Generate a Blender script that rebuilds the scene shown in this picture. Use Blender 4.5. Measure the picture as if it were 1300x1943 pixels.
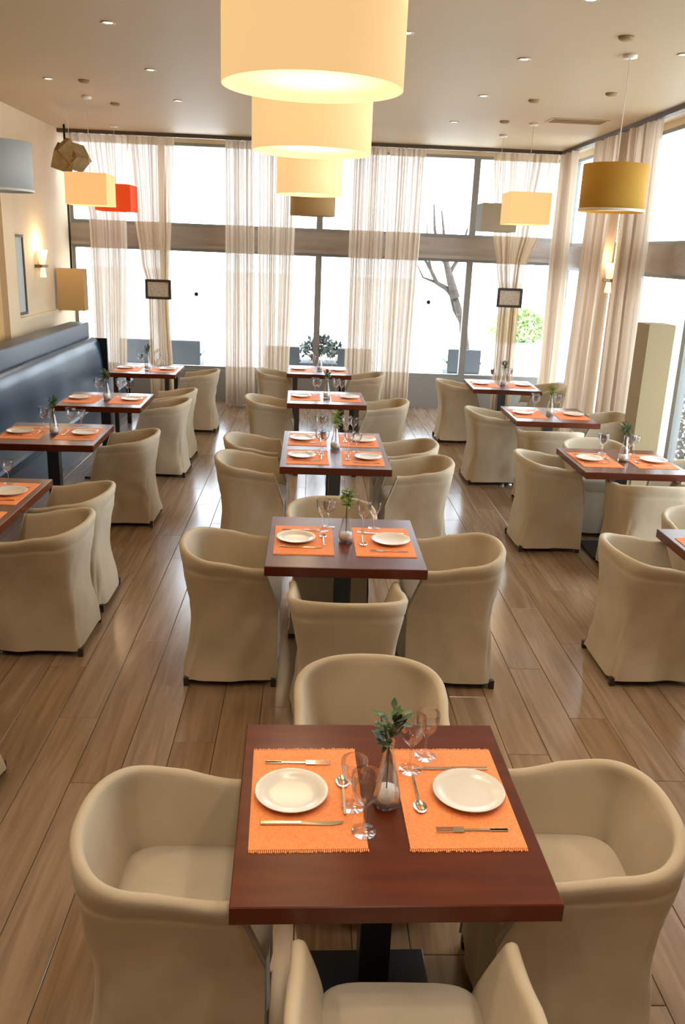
import bpy, math, random
from mathutils import Vector, Matrix
random.seed(7)
for o in list(bpy.data.objects): bpy.data.objects.remove(o)
SC = bpy.context.scene
COL = SC.collection
PI = math.pi

# ---------------------------------------------------------------- camera
cam_d = bpy.data.cameras.new('camera'); cam = bpy.data.objects.new('camera', cam_d); COL.objects.link(cam)
F_PX = 1600.86; TILT, ROLL, YAW = math.radians(17.209), math.radians(2.307), math.radians(2.661)
fw = Vector((math.sin(YAW)*math.cos(TILT), math.cos(YAW)*math.cos(TILT), -math.sin(TILT)))
rt = Vector((math.cos(YAW), -math.sin(YAW), 0)); up = rt.cross(fw)
r2 = rt*math.cos(ROLL)+up*math.sin(ROLL); u2 = up*math.cos(ROLL)-rt*math.sin(ROLL)
M = Matrix((r2, u2, -fw)).transposed().to_4x4(); M.translation = (0, 0, 2.227)
cam.matrix_world = M
cam_d.sensor_fit = 'VERTICAL'; cam_d.sensor_height = 36; cam_d.lens = 36*F_PX/1943
cam_d.clip_start = .05; cam_d.clip_end = 300
SC.camera = cam
# ---------------------------------------------------------------- world, light, exposure
w = bpy.data.worlds.new('sky'); SC.world = w; w.use_nodes = True
bg = w.node_tree.nodes['Background']; bg.inputs[0].default_value = (.80, .90, 1, 1); bg.inputs[1].default_value = 9.0
SC.view_settings.view_transform = 'Standard'; SC.view_settings.look = 'None'
SC.view_settings.exposure = 0.0; SC.view_settings.gamma = 1; SC.view_settings.use_curve_mapping = False
CEIL = 3.62; FARY = 12.7; RX = 3.7; LX = -3.4; BACKY = -2.5
def portal(loc, rot, sx, sy):
    l = bpy.data.lights.new('window_portal', 'AREA'); l.shape = 'RECTANGLE'; l.size = sx; l.size_y = sy
    l.cycles.is_portal = True
    o = bpy.data.objects.new('window_portal', l); o.location = loc; o.rotation_euler = rot; COL.objects.link(o)
portal((.15, FARY+.12, 1.8), (-PI/2, 0, 0), 7.0, 3.5)
portal((RX+.12, 8.3, 1.8), (0, PI/2, 0), 3.5, 8.8)
WARM = (1, .72, .45)
SPOT_W = 38; SHADE_W = 10; SPOTS = [(-1.4, y) for y in (1.6, 3.2, 4.8, 6.4, 7.95, 9.5)]+[(1.52, y) for y in (.6, 2.1, 3.7, 5.3, 6.85, 8.4, 10.05)]+[(-2.44, 8.6), (-2.44, 5.2), (2.55, 6.46), (2.55, 3.2), (.59, 6.26), (.25, 1.0), (.25, 3.0), (-.6, .2), (.6, -1)]

# ---------------------------------------------------------------- helpers
class MB:
    def __init__(s): s.v = []; s.f = []; s.sm = []
    def add(s, vs, fs, smooth=False):
        n = len(s.v); s.v += [tuple(v) for v in vs]; s.f += [tuple(i+n for i in f) for f in fs]; s.sm += [smooth]*len(fs)
    def box(s, x0, x1, y0, y1, z0, z1, bev=0):
        if bev:
            b = bev; vs = []; 
            for z, k in ((z0, b), (z0+b, 0), (z1-b, 0), (z1, b)):
                for (x, y, dx, dy) in ((x0, y0, 1, 1), (x1, y0, -1, 1), (x1, y1, -1, -1), (x0, y1, 1, -1)):
                    vs.append((x+dx*k, y+dy*k, z))
            fs = [(3, 2, 1, 0), (12, 13, 14, 15)]
            for r in range(3):
                for i in range(4): fs.append((r*4+i, r*4+(i+1) % 4, r*4+4+(i+1) % 4, r*4+4+i))
            s.add(vs, fs); return s
        vs = [(x, y, z) for z in (z0, z1) for (x, y) in ((x0, y0), (x1, y0), (x1, y1), (x0, y1))]
        s.add(vs, [(3, 2, 1, 0), (4, 5, 6, 7), (0, 1, 5, 4), (1, 2, 6, 5), (2, 3, 7, 6), (3, 0, 4, 7)]); return s
    def lathe(s, prof, n=24, c=(0, 0, 0), close=False, smooth=True):
        vs = []; m = len(prof)
        for i in range(n):
            a = 2*PI*i/n
            for r, z in prof: vs.append((c[0]+r*math.cos(a), c[1]+r*math.sin(a), c[2]+z))
        fs = []
        for i in range(n):
            j = (i+1) % n
            for k in range(m-1 if not close else m):
                k2 = (k+1) % m
                fs.append((i*m+k, j*m+k, j*m+k2, i*m+k2))
        s.add(vs, fs, smooth); return s
    def tube(s, pts, rad, n=8, cap=True):
        pts = [Vector(p) for p in pts]; m = len(pts)
        if not hasattr(rad, '__len__'): rad = [rad]*m
        vs = []
        for i, p in enumerate(pts):
            d = (pts[min(i+1, m-1)]-pts[max(i-1, 0)]).normalized()
            a = Vector((0, 0, 1)) if abs(d.z) < .9 else Vector((1, 0, 0))
            e = d.cross(a).normalized(); g = d.cross(e)
            for k in range(n):
                t = 2*PI*k/n; vs.append(p+(e*math.cos(t)+g*math.sin(t))*rad[i])
        fs = [(i*n+k, i*n+(k+1) % n, (i+1)*n+(k+1) % n, (i+1)*n+k) for i in range(m-1) for k in range(n)]
        if cap: fs += [tuple(range(n-1, -1, -1)), tuple((m-1)*n+k for k in range(n))]
        s.add(vs, fs, True); return s
    def grid(s, fn, nu, nv, smooth=True):
        vs = [fn(i/nu, j/nv) for i in range(nu+1) for j in range(nv+1)]
        s.add(vs, [(i*(nv+1)+j, (i+1)*(nv+1)+j, (i+1)*(nv+1)+j+1, i*(nv+1)+j+1) for i in range(nu) for j in range(nv)], smooth); return s
    def mesh(s, name):
        me = bpy.data.meshes.new(name); me.from_pydata(s.v, [], s.f); me.polygons.foreach_set('use_smooth', s.sm); me.update(); return me
    def build(s, name, mat, parent=None, loc=None, rz=0):
        o = bpy.data.objects.new(name, s.mesh(name)); o.data.materials.append(mat); COL.objects.link(o)
        if parent: o.parent = parent
        if loc: o.location = loc
        if rz: o.rotation_euler.z = rz
        return o
def tag(o, label=None, cat=None, group=None, kind=None):
    if label: o['label'] = label
    if cat: o['category'] = cat
    if group: o['group'] = group
    if kind: o['kind'] = kind
    return o
def empty(name, loc=(0, 0, 0), rz=0, label=None, cat=None, group=None):
    o = bpy.data.objects.new(name, None); o.empty_display_size = .1; COL.objects.link(o); o.location = loc; o.rotation_euler.z = rz
    return tag(o, label, cat, group)
KIDS = {}
def kids(o):
    return [c for c in ALLK.get(o.name, [])]
ALLK = {}
def reg(parent, *ch):
    ALLK.setdefault(parent.name, []).extend(ch)
def dup(o, parent=None):
    c = o.copy(); COL.objects.link(c)
    if parent: c.parent = parent
    for k in o.children: dup(k, c)
    return c
class Kind:
    """first use places the original, later uses copy it"""
    def __init__(s, make): s.make = make; s.o = None
    def place(s, loc, rz, label, group=None, sc=None):
        if s.o is None: s.o = s.make(); o = s.o; s.kids_done = False
        else: o = dup(s.o)
        o.location = loc; o.rotation_euler = (0, 0, rz); o['label'] = label
        if group: o['group'] = group
        elif 'group' in o.keys(): del o['group']
        if sc: o.scale = sc
        return o

# ---------------------------------------------------------------- materials
def mat(name, base=(.5, .5, .5), rough=.6, metal=0, spec=.5, emit=None, es=0, sheen=0, trans=0, coat=0):
    m = bpy.data.materials.new(name); m.use_nodes = True; p = m.node_tree.nodes['Principled BSDF']
    p.inputs['Base Color'].default_value = (*base, 1); p.inputs['Roughness'].default_value = rough; p.inputs['Metallic'].default_value = metal
    p.inputs['Specular IOR Level'].default_value = spec
    if emit: p.inputs['Emission Color'].default_value = (*emit, 1); p.inputs['Emission Strength'].default_value = es
    if sheen: p.inputs['Sheen Weight'].default_value = sheen
    if coat: p.inputs['Coat Weight'].default_value = coat
    return m
def noise_col(m, c1, c2, scale=(8, 8, 8), detail=4, bump=0, bscale=200, coords='Object', dist=.002, lo=.35, hi=.65):
    t = m.node_tree; p = t.nodes['Principled BSDF']
    tc = t.nodes.new('ShaderNodeTexCoord'); mp = t.nodes.new('ShaderNodeMapping'); mp.inputs['Scale'].default_value = scale
    n = t.nodes.new('ShaderNodeTexNoise'); n.inputs['Scale'].default_value = 1; n.inputs['Detail'].default_value = detail
    r = t.nodes.new('ShaderNodeValToRGB'); r.color_ramp.elements[0].color = (*c1, 1); r.color_ramp.elements[1].color = (*c2, 1)
    r.color_ramp.elements[0].position = lo; r.color_ramp.elements[1].position = hi
    t.links.new(tc.outputs[coords], mp.inputs[0]); t.links.new(mp.outputs[0], n.inputs['Vector']); t.links.new(n.outputs[0], r.inputs[0]); t.links.new(r.outputs[0], p.inputs['Base Color'])
    if bump:
        n2 = t.nodes.new('ShaderNodeTexNoise'); n2.inputs['Scale'].default_value = bscale; n2.inputs['Detail'].default_value = 2
        b = t.nodes.new('ShaderNodeBump'); b.inputs['Strength'].default_value = bump; b.inputs['Distance'].default_value = dist
        t.links.new(tc.outputs[coords], n2.inputs['Vector']); t.links.new(n2.outputs[0], b.inputs['Height']); t.links.new(b.outputs[0], p.inputs['Normal'])
    return m
M_cloth = noise_col(mat('slipcover_cloth', rough=.9, spec=.15, sheen=.15), (.50, .42, .30), (.545, .46, .33), (5, 5, 5), 3, .35, 6, dist=.02)
M_seatc = noise_col(mat('seat_cloth', rough=.9, spec=.15, sheen=.15), (.45, .385, .285), (.50, .43, .32), (5, 5, 5), 3, .3, 7, dist=.012)
M_foot = mat('dark_wood', (.035, .02, .013), .5)
M_top = noise_col(mat('mahogany_top', rough=.27, spec=.48), (.085, .012, .0022), (.12, .019, .003), (2, 14, 2), 3)
M_steel = mat('brushed_steel', (.10, .11, .125), .32, 1)
M_black = mat('black_metal', (.012, .012, .014), .4, .3)
M_mat = noise_col(mat('orange_weave', rough=.6, spec=.45), (.94, .30, .085), (1.0, .38, .13), (160, 160, 160), 2, .6, 350)
M_plate = mat('white_porcelain', (.80, .76, .68), .22, spec=.6)
M_silver = mat('cutlery_steel', (.72, .68, .62), .16, 1)
M_leaf = noise_col(mat('leaf_green', rough=.5), (.035, .075, .025), (.09, .16, .04), (20, 20, 20))
M_leafl = noise_col(mat('leaf_light', rough=.5), (.12, .22, .03), (.25, .36, .06), (20, 20, 20))
M_pebble = noise_col(mat('white_pebbles', rough=.5), (.82, .80, .76), (.92, .90, .86), (80, 80, 80), 3, .8, 120)
def glass_mat(name, tint=(1, 1, 1), add=.06):
    m = bpy.data.materials.new(name); m.use_nodes = True; t = m.node_tree; t.nodes.clear()
    o = t.nodes.new('ShaderNodeOutputMaterial'); mx = t.nodes.new('ShaderNodeMixShader'); tr = t.nodes.new('ShaderNodeBsdfTransparent'); gl = t.nodes.new('ShaderNodeBsdfGlossy')
    tr.inputs[0].default_value = (*tint, 1); gl.inputs['Roughness'].default_value = .03
    lw = t.nodes.new('ShaderNodeLayerWeight'); lw.inputs[0].default_value = .25; ma = t.nodes.new('ShaderNodeMath'); ma.operation = 'MULTIPLY_ADD'
    ma.inputs[1].default_value = .45; ma.inputs[2].default_value = add
    t.links.new(lw.outputs['Fresnel'], ma.inputs[0]); t.links.new(ma.outputs[0], mx.inputs[0]); t.links.new(tr.outputs[0], mx.inputs[1]); t.links.new(gl.outputs[0], mx.inputs[2]); t.links.new(mx.outputs[0], o.inputs[0])
    return m
M_glass = glass_mat('clear_glass', (.985, .985, .985), .05)
M_pane = glass_mat('window_glass', (.97, .98, .98), .0)
M_ceil = mat('ceiling_paint', (.53, .40, .235), .6)
M_wall = noise_col(mat('cream_wall', rough=.8), (.68, .54, .35), (.73, .59, .39), (1.5, 1.5, 1.5))
M_wallwarm = noise_col(mat('warm_lit_wall', rough=.8), (.66, .44, .18), (.70, .48, .20), (1.5, 1.5, 1.5))  # warm light on the nearer left wall, put into its colour
M_frame = mat('grey_window_frame', (.27, .27, .26), .45)
M_band = noise_col(mat('grey_brown_beam', rough=.5), (.33, .28, .24), (.38, .33, .29), (2, 2, 14))
M_track = mat('dark_curtain_track', (.09, .055, .03), .5)
M_vinyl = noise_col(mat('navy_vinyl', rough=.36, spec=.35), (.012, .030, .058), (.016, .040, .075), (4, 4, 4), 2, .15, 30)
M_navy = mat('navy_board', (.04, .055, .085), .4)
M_darkfab = mat('charcoal_seat', (.02, .025, .035), .5)
def curtain_mat(name, col, through):
    m = bpy.data.materials.new(name); m.use_nodes = True; t = m.node_tree; t.nodes.clear()
    o = t.nodes.new('ShaderNodeOutputMaterial'); tr = t.nodes.new('ShaderNodeBsdfTransparent'); df = t.nodes.new('ShaderNodeBsdfDiffuse'); tl = t.nodes.new('ShaderNodeBsdfTranslucent')
    a = t.nodes.new('ShaderNodeMixShader'); b = t.nodes.new('ShaderNodeMixShader')
    df.inputs[0].default_value = (*col, 1); tl.inputs[0].default_value = (*col, 1); a.inputs[0].default_value = .33
    t.links.new(df.outputs[0], a.inputs[1]); t.links.new(tl.outputs[0], a.inputs[2])
    # seen edge-on a sheer weave lets less through
    lw = t.nodes.new('ShaderNodeLayerWeight'); lw.inputs[0].default_value = .5
    mr = t.nodes.new('ShaderNodeMapRange'); mr.inputs[1].default_value = 0; mr.inputs[2].default_value = .8; mr.inputs[3].default_value = 1-through; mr.inputs[4].default_value = .99
    t.links.new(lw.outputs['Facing'], mr.inputs[0]); t.links.new(mr.outputs[0], b.inputs[0])
    t.links.new(tr.outputs[0], b.inputs[1]); t.links.new(a.outputs[0], b.inputs[2]); t.links.new(b.outputs[0], o.inputs[0])
    return m
M_sheer = curtain_mat('sheer_voile', (.66, .54, .42), .10)
M_sheer2 = curtain_mat('tied_voile', (.62, .48, .33), .10)
def shade_mat(name, col, es, trans=.5):
    m = mat(name, col, .85, emit=col, es=es); return m
M_shadeC = mat('cream_lit_shade', (.75, .52, .26), .9, emit=(1, .66, .30), es=.78)
M_diffC = mat('cream_lit_diffuser', (.9, .75, .4), .9, emit=(1, .72, .32), es=.55)
M_shadeC2 = mat('peach_lit_shade', (.75, .46, .2), .9, emit=(1, .56, .22), es=.62)
M_shadeY = mat('mustard_shade', (.42, .235, .03), .9, emit=(1, .45, .05), es=.07)
M_shadeR = mat('red_orange_shade', (.72, .06, .01), .9, emit=(1, .1, .01), es=.28)
M_shadeB = mat('pale_blue_grey_shade', (.42, .44, .42), .9, emit=(.6, .62, .6), es=.08)
M_shadeG = mat('grey_shade', (.36, .37, .34), .9)
M_shadeT = mat('tan_shade', (.50, .33, .14), .9, emit=(1, .6, .25), es=.0)
M_shadeT2 = mat('olive_tan_shade', (.33, .26, .14), .9)
M_white = mat('white_band', (.8, .76, .68), .6)
M_bulb = mat('lamp_lens', (1, .9, .7), .5, emit=(1, .8, .5), es=6)
M_chrome = mat('spot_ring', (.55, .45, .33), .4, .3)
M_glow = mat('sconce_glass', (1, .9, .7), .5, emit=(1, .72, .36), es=1.5)
M_brown = mat('sconce_bar', (.22, .13, .06), .5)
M_kraft = noise_col(mat('brown_paper', rough=.8), (.26, .165, .06), (.36, .25, .11), (8, 8, 8))
M_paper = noise_col(mat('card_paper', rough=.8), (.42, .36, .28), (.60, .54, .45), (30, 30, 60), 2)
M_out = mat('pale_paving', (.75, .74, .72), .9)
M_outgrey = mat('outdoor_grey', (.07, .075, .08), .7)
M_bark = noise_col(mat('bark', rough=.9), (.05, .035, .028), (.09, .07, .055), (6, 6, 20))
M_hedge = noise_col(mat('hedge_leaf', rough=.7), (.25, .36, .12), (.50, .60, .28), (5, 5, 5))
M_hedged = noise_col(mat('shrub_leaf', rough=.7), (.05, .06, .05), (.16, .18, .14), (5, 5, 5))
M_stucco = mat('white_stucco', (.8, .79, .76), .9)
# floor planks: grain + tone per plank (from the plank's place in the layout)
PW, PL = .196, 1.38
def plank_mat():
    m = bpy.data.materials.new('oak_plank'); m.use_nodes = True; t = m.node_tree; p = t.nodes['Principled BSDF']; L = t.links.new
    N = lambda k: t.nodes.new(k)
    g = N('ShaderNodeNewGeometry'); sx = N('ShaderNodeSeparateXYZ'); L(g.outputs['Position'], sx.inputs[0])
    def mth(op, a, b=None):
        n = N('ShaderNodeMath'); n.operation = op
        for i, q in enumerate((a, b)):
            if q is None: continue
            if isinstance(q, (int, float)): n.inputs[i].default_value = q
            else: L(q, n.inputs[i])
        return n.outputs[0]
    cx = mth('FLOOR', mth('DIVIDE', mth('ADD', sx.outputs[0], 20*PW), PW))
    off = mth('MULTIPLY', mth('FRACT', mth('MULTIPLY', cx, .381)), PL)
    ry = mth('FLOOR', mth('DIVIDE', mth('ADD', sx.outputs[1], off), PL))
    cb = N('ShaderNodeCombineXYZ'); L(cx, cb.inputs[0]); L(ry, cb.inputs[1])
    wn = N('ShaderNodeTexWhiteNoise'); wn.noise_dimensions = '3D'; L(cb.outputs[0], wn.inputs['Vector'])
    mp = N('ShaderNodeMapping'); mp.inputs['Scale'].default_value = (20, 1.2, 1); L(g.outputs['Position'], mp.inputs[0])
    ad = N('ShaderNodeVectorMath'); ad.operation = 'ADD'; L(mp.outputs[0], ad.inputs[0])
    sc = N('ShaderNodeVectorMath'); sc.operation = 'SCALE'; L(wn.outputs['Color'], sc.inputs[0]); sc.inputs['Scale'].default_value = 40; L(sc.outputs[0], ad.inputs[1])
    n1 = N('ShaderNodeTexNoise'); n1.inputs['Scale'].default_value = 1; n1.inputs['Detail'].default_value = 6; n1.inputs['Distortion'].default_value = 1.2; L(ad.outputs[0], n1.inputs['Vector'])
    r = N('ShaderNodeValToRGB'); e = r.color_ramp.elements; e[0].position = .25; e[0].color = (.20, .122, .064, 1); e[1].position = .75; e[1].color = (.345, .225, .13, 1)
    L(n1.outputs[0], r.inputs[0])
    hv = N('ShaderNodeHueSaturation'); L(r.outputs[0], hv.inputs['Color'])
    v = mth('MULTIPLY_ADD', wn.outputs['Value'], .22); v.node.inputs[2].default_value = .88; L(v, hv.inputs['Value'])
    s2 = mth('MULTIPLY_ADD', wn.outputs['Value'], -.25); s2.node.inputs[2].default_value = 1.05; L(s2, hv.inputs['Saturation'])
    L(hv.outputs[0], p.inputs['Base Color']); p.inputs['Roughness'].default_value = .27
    rr = mth('MULTIPLY_ADD', n1.outputs[0], .12); rr.node.inputs[2].default_value = .14; L(rr, p.inputs['Roughness'])
    p.inputs['Specular IOR Level'].default_value = .75
    b = N('ShaderNodeBump'); b.inputs['Strength'].default_value = .05; b.inputs['Distance'].default_value = .002; L(n1.outputs[0], b.inputs['Height']); L(b.outputs[0], p.inputs['Normal'])
    return m
M_plank = plank_mat()
M_sub = mat('dark_joint', (.13, .08, .045), .8)

# ================================================================ SETTING
floor = tag(MB().box(LX-.1, RX+.1, BACKY-.1, FARY+.1, -.2, -.016).build('floor', M_sub), kind='structure')
planks = []
for cx in range(int((LX+20*PW)//PW), int((RX+20*PW)//PW)+1):
    off = ((cx*.381) % 1)*PL
    for ry in range(-3, 12):
        x0 = cx*PW-20*PW; y0 = ry*PL-off
        a, b = max(y0, BACKY), min(y0+PL, FARY)
        if b-a < .05: continue
        xa, xb = max(x0, LX), min(x0+PW, RX)
        if xb-xa < .03: continue
        planks.append((xa, xb, a, b))
def seen(p): return p[3] > 1.3 and p[2] < 12.2 and abs((p[0]+p[1])/2-.1) < .6+.45*max(0, p[3]) 
vis = sorted([p for p in planks if seen(p)], key=lambda p: p[2])
big = set(vis[:298]); G = .0012
full_mesh = MB().box(-PW/2+G, PW/2-G, -PL/2+G, PL/2-G, -.016, 0, .0016).mesh('plank'); full_mesh.materials.append(M_plank)
rest = MB()
for p in planks:
    if p in big:
        if abs(p[1]-p[0]-PW) < 1e-6 and abs(p[3]-p[2]-PL) < 1e-6: me = full_mesh
        else:
            hw, hl = (p[1]-p[0])/2-G, (p[3]-p[2])/2-G
            me = MB().box(-hw, hw, -hl, hl, -.016, 0, .0016).mesh('plank'); me.materials.append(M_plank)
        o = bpy.data.objects.new('plank', me); COL.objects.link(o); o.parent = floor; o.location = ((p[0]+p[1])/2, (p[2]+p[3])/2, 0)
    else: rest.box(p[0]+G, p[1]-G, p[2]+G, p[3]-G, -.016, 0, .0016)
tag(rest.build('planks', M_plank, floor), kind='stuff')

ceiling = MB().box(LX-.2, RX+.2, BACKY-.2, FARY+.2, CEIL, CEIL+.2).build('ceiling', M_ceil); tag(ceiling, kind='structure')
wl = MB(); wl.box(LX-.2, LX, BACKY-.2, 9.68, 0, CEIL); wall_left = tag(wl.build('wall_left', M_wallwarm), kind='structure')
tag(MB().box(LX-.2, LX, 9.68, FARY+.2, 0, CEIL).build('wall_left', M_wall), kind='structure')
tag(MB().box(LX, LX+.07, 9.70, 10.06, 1.1, 3.0, .004).box(LX, LX+.035, 10.06, 11.9, 1.28, 1.33).build('trim_1', M_wall), kind='structure')
tag(MB().box(LX-.2, RX+.2, BACKY-.2, BACKY, 0, CEIL).build('wall_back', M_wall), kind='structure')
tag(MB().box(RX, RX+.2, BACKY, 3.9, 0, CEIL).build('wall_right', M_wall), kind='structure')
# far wall: parapet, header, beam
fwl = MB().box(LX, RX+.2, FARY-.06, FARY+.14, 0, .46).build('wall_far', M_frame); tag(fwl, kind='structure')
tag(MB().box(LX, RX, FARY-.10, FARY+.1, 2.17, 2.46).box(LX, RX, FARY-.14, FARY+.1, 2.17, 2.22).box(RX-.12, RX+.1, 3.9, FARY, 2.12, 2.40).build('trim_2', M_band), kind='structure')
tag(MB().box(LX, RX, FARY-.04, FARY+.14, 3.56, CEIL).box(RX-.04, RX+.14, 3.9, FARY, 3.56, CEIL).build('trim_3', M_wall), kind='structure')
tag(MB().box(LX, 3.42, 12.22, 12.30, CEIL-.045, CEIL).box(3.34, 3.42, 3.9, 12.22, CEIL-.045, CEIL).build('trim_4', M_track), kind='structure')
tag(MB().box(LX, LX+.015, BACKY, FARY, 0, .09).build('baseboard_left', M_frame), kind='structure')
tag(MB().box(RX-.02, RX+.14, 3.9, FARY, 0, .10).build('baseboard_right', M_frame), kind='structure')
bays = [LX, -2.12, .1, 2.29, RX]
wn_ = 0
for i in range(4):
    wn_ += 1; a, b = bays[i], bays[i+1]; t = .045
    w_ = MB()
    for (z0, z1) in ((.46, 2.17), (2.46, 3.56)):
        w_.box(a, a+t, FARY-.03, FARY+.05, z0, z1).box(b-t, b, FARY-.03, FARY+.05, z0, z1)
        w_.box(a+t, b-t, FARY-.03, FARY+.05, z0, z0+.05).box(a+t, b-t, FARY-.03, FARY+.05, z1-.04, z1)
    wo = tag(w_.build(f'window_{wn_}', M_frame), kind='structure')
    for (z0, z1) in ((.51, 2.13), (2.51, 3.52)): MB().box(a+t, b-t, FARY, FARY+.008, z0, z1).build('pane', M_pane, wo)
ybays = [3.9, 6.1, 8.3, 10.5, FARY]
for i in range(4):
    wn_ += 1; a, b = ybays[i], ybays[i+1]; t = .045
    w_ = MB()
    for (z0, z1) in ((.10, 2.12), (2.40, 3.56)):
        w_.box(RX-.03, RX+.05, a, a+t, z0, z1).box(RX-.03, RX+.05, b-t, b, z0, z1)
        w_.box(RX-.03, RX+.05, a+t, b-t, z0, z0+.05).box(RX-.03, RX+.05, a+t, b-t, z1-.04, z1)
    wo = tag(w_.build(f'window_{wn_}', M_frame), kind='structure')
    for (z0, z1) in ((.15, 2.08), (2.45, 3.52)): MB().box(RX, RX+.008, a+t, b-t, z0, z1).build('pane', M_pane, wo)
# small dark stickers on the glass
for (x, z, l) in ((-1.66, 1.54, 'small round dark sticker on the glass of the second window'), (1.73, 1.55, 'small round dark sticker on the glass in front of the bare tree')):
    o = MB().lathe([(0, 0), (.030, 0), (.030, .004), (0, .004)], 14).build('glass_sticker', M_black, loc=(x, FARY-.001, z)); o.rotation_euler = (PI/2, 0, 0); tag(o, l, 'sticker')

# ---------------------------------------------------------------- outside
tag(MB().box(-30, 30, FARY+.15, 60, -.3, -.05).box(RX+.15, 30, -10, FARY+.15, -.3, -.05).build('ground', M_out), kind='structure')
def shrub(name, loc, rx, ry, h, n, m, label, cat='shrub', s=.05):
    r = empty(name, loc, 0, label, cat); st = MB(); lf = MB()
    for i in range(9):
        a = random.uniform(0, 2*PI); q = random.uniform(.2, .8)
        st.tube([(rx*.15*math.cos(a), ry*.15*math.sin(a), 0), (rx*q*.6*math.cos(a), ry*q*.6*math.sin(a), h*.5), (rx*q*math.cos(a), ry*q*math.sin(a), h*.85)], [.012, .008, .004], 5)
    st.build('stem', M_bark, r)
    for i in range(n):
        a = random.uniform(0, 2*PI); t = random.random(); q = math.sqrt(random.random())*math.sin(PI*min(1, .25+.75*t))**.6
        c = Vector((rx*q*math.cos(a), ry*q*math.sin(a), h*(.08+.92*t)))
        d = Vector((random.gauss(0, 1), random.gauss(0, 1), random.gauss(.3, 1))).normalized(); e = d.cross(Vector((random.random(), random.random(), .3))).normalized()
        L = s*random.uniform(.7, 1.3); lf.add([c, c+d*L*.5+e*L*.28, c+d*L, c+d*L*.5-e*L*.28], [(0, 1, 2, 3)])
    tag(lf.build('foliage', m, r), kind='stuff'); return r
shrub('hedge_shrub', (5.9, 26.0-2, -.05), 1.0, .6, .85, 2200, M_hedge, 'light green shrub outside, low in the rightmost far window', s=.13)
shrub('planter_shrub', (.2, 14.4, .50), .40, .22, .30, 420, M_hedged, 'small green plant outside behind the farthest centre table', s=.09)
shrub('garden_shrub', (4.55, 9.3, -.05), .38, .5, 1.25, 1500, M_hedged, 'dark leafy shrub outside the right window beside the tan lamp', s=.08)
shrub('garden_shrub', (4.7, 8.1, -.05), .4, .4, 1.7, 1500, M_hedged, 'taller dark shrub outside at the right edge of the frame', s=.08)
# planter the little plant stands in
tag(MB().box(-.35, .75, 14.15, 14.65, -.05, .42, .01).build('planter_box', M_outgrey), 'grey planter box outside holding the small green plant', 'planter')
# bare tree
tr = empty('bare_tree', (3.05, 16.3, -.05), 0, 'bare pale branching tree outside the far window right of centre', 'tree')
tb = MB()
def P16(x, z, dy=0): return (x-3.05, dy, z+.05)
tb.tube([P16(3.05, -.05), P16(2.98, .55), P16(2.90, 1.0), P16(2.72, 1.45)], [.10, .085, .075, .06], 8)
tb.build('trunk', M_bark, tr)
def branch(pts, r0):
    n = len(pts); MB().tube(pts, [1.5*r0*(1-.7*i/(n-1)) for i in range(n)], 6).build('branch', M_bark, tr)
branch([P16(2.72, 1.45), P16(2.55, 1.62, .05), P16(2.35, 1.72), P16(2.22, 1.95), P16(2.08, 2.15), P16(1.98, 2.5)], .04)
branch([P16(2.90, 1.0), P16(2.74, 1.22, .1), P16(2.62, 1.5)], .04)
branch([P16(2.72, 1.45), P16(2.58, 1.85), P16(2.48, 2.15), P16(2.40, 2.3)], .065)
branch([P16(2.48, 2.1), P16(2.32, 2.32), P16(2.24, 2.7), P16(2.2, 3.1)], .035)
branch([P16(2.55, 1.85), P16(2.78, 2.2, .2), P16(2.85, 2.7)], .04)
branch([P16(2.22, 1.95), P16(2.12, 2.3, -.1), P16(2.1, 2.75)], .022)
branch([P16(2.35, 1.72), P16(2.1, 1.8, .1), P16(1.95, 2.05)], .02)
branch([P16(2.40, 2.3), P16(2.42, 2.6), P16(2.35, 3.0)], .03)
# tree on the right side, pale
tr2 = empty('garden_tree', (8.5, 15.5, -.05), 0, 'slender leafy tree outside the right upper window', 'tree')
MB().tube([(0, 0, 0), (.1, 0, 1.6), (0, .1, 3), (.2, 0, 5)], [.1, .08, .06, .03], 7).build('trunk', M_bark, tr2)
lf = MB()
for i in range(1500):
    c = Vector((random.gauss(.1, .6), random.gauss(0, .6), random.uniform(2.2, 6))); d = Vector((random.gauss(0, 1), random.gauss(0, 1), random.gauss(0, 1))).normalized(); e = d.cross(Vector((.3, .5, .8))).normalized()
    lf.add([c, c+d*.06+e*.03, c+d*.12, c+d*.06-e*.03], [(0, 1, 2, 3)])
tag(lf.build('foliage', M_hedge, tr2), kind='stuff')
# outdoor terrace chairs
def make_outchair():
    r = empty('terrace_chair', cat='chair'); tag(r, cat='chair')
    MB().box(-.27, .27, -.25, .27, .36, .42, .01).build('seat', M_outgrey, r)
    MB().box(-.27, .27, .22, .27, .42, .80, .012).build('backrest', M_outgrey, r)
    for sx in (-1, 1):
        MB().box(sx*.27-.02, sx*.27+.02, -.25, .25, .56, .60, .008).build('armrest', M_outgrey, r)
        for sy in (-1, 1): MB().box(sx*.24-.02, sx*.24+.02, sy*.22-.02, sy*.22+.02, 0, .37).build('leg', M_outgrey, r)
    return r
OC = Kind(make_outchair)
for (x, y, a, l) in ((-2.78, 14.1, PI, 'grey terrace chair outside, left of the pair behind the far banquette table'), (-2.03, 14.1, PI, 'grey terrace chair outside, right of the pair behind the far banquette table'),
                     (-.42, 13.75, PI, 'grey terrace chair outside behind the left end of the farthest centre table'), (.72, 13.75, PI, 'grey terrace chair outside behind the right end of the farthest centre table'),
                     (2.55, 14.2, PI, 'grey terrace chair outside below the bare tree'), ):
    OC.place((x, y, -.05), a, l, 'terrace chairs outside the far windows')
tag(MB().box(-12, 14, 26, 26.4, -.1, 1.5, .02).build('garden_wall', M_stucco), 'pale rendered garden wall far outside the windows', 'wall')

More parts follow.
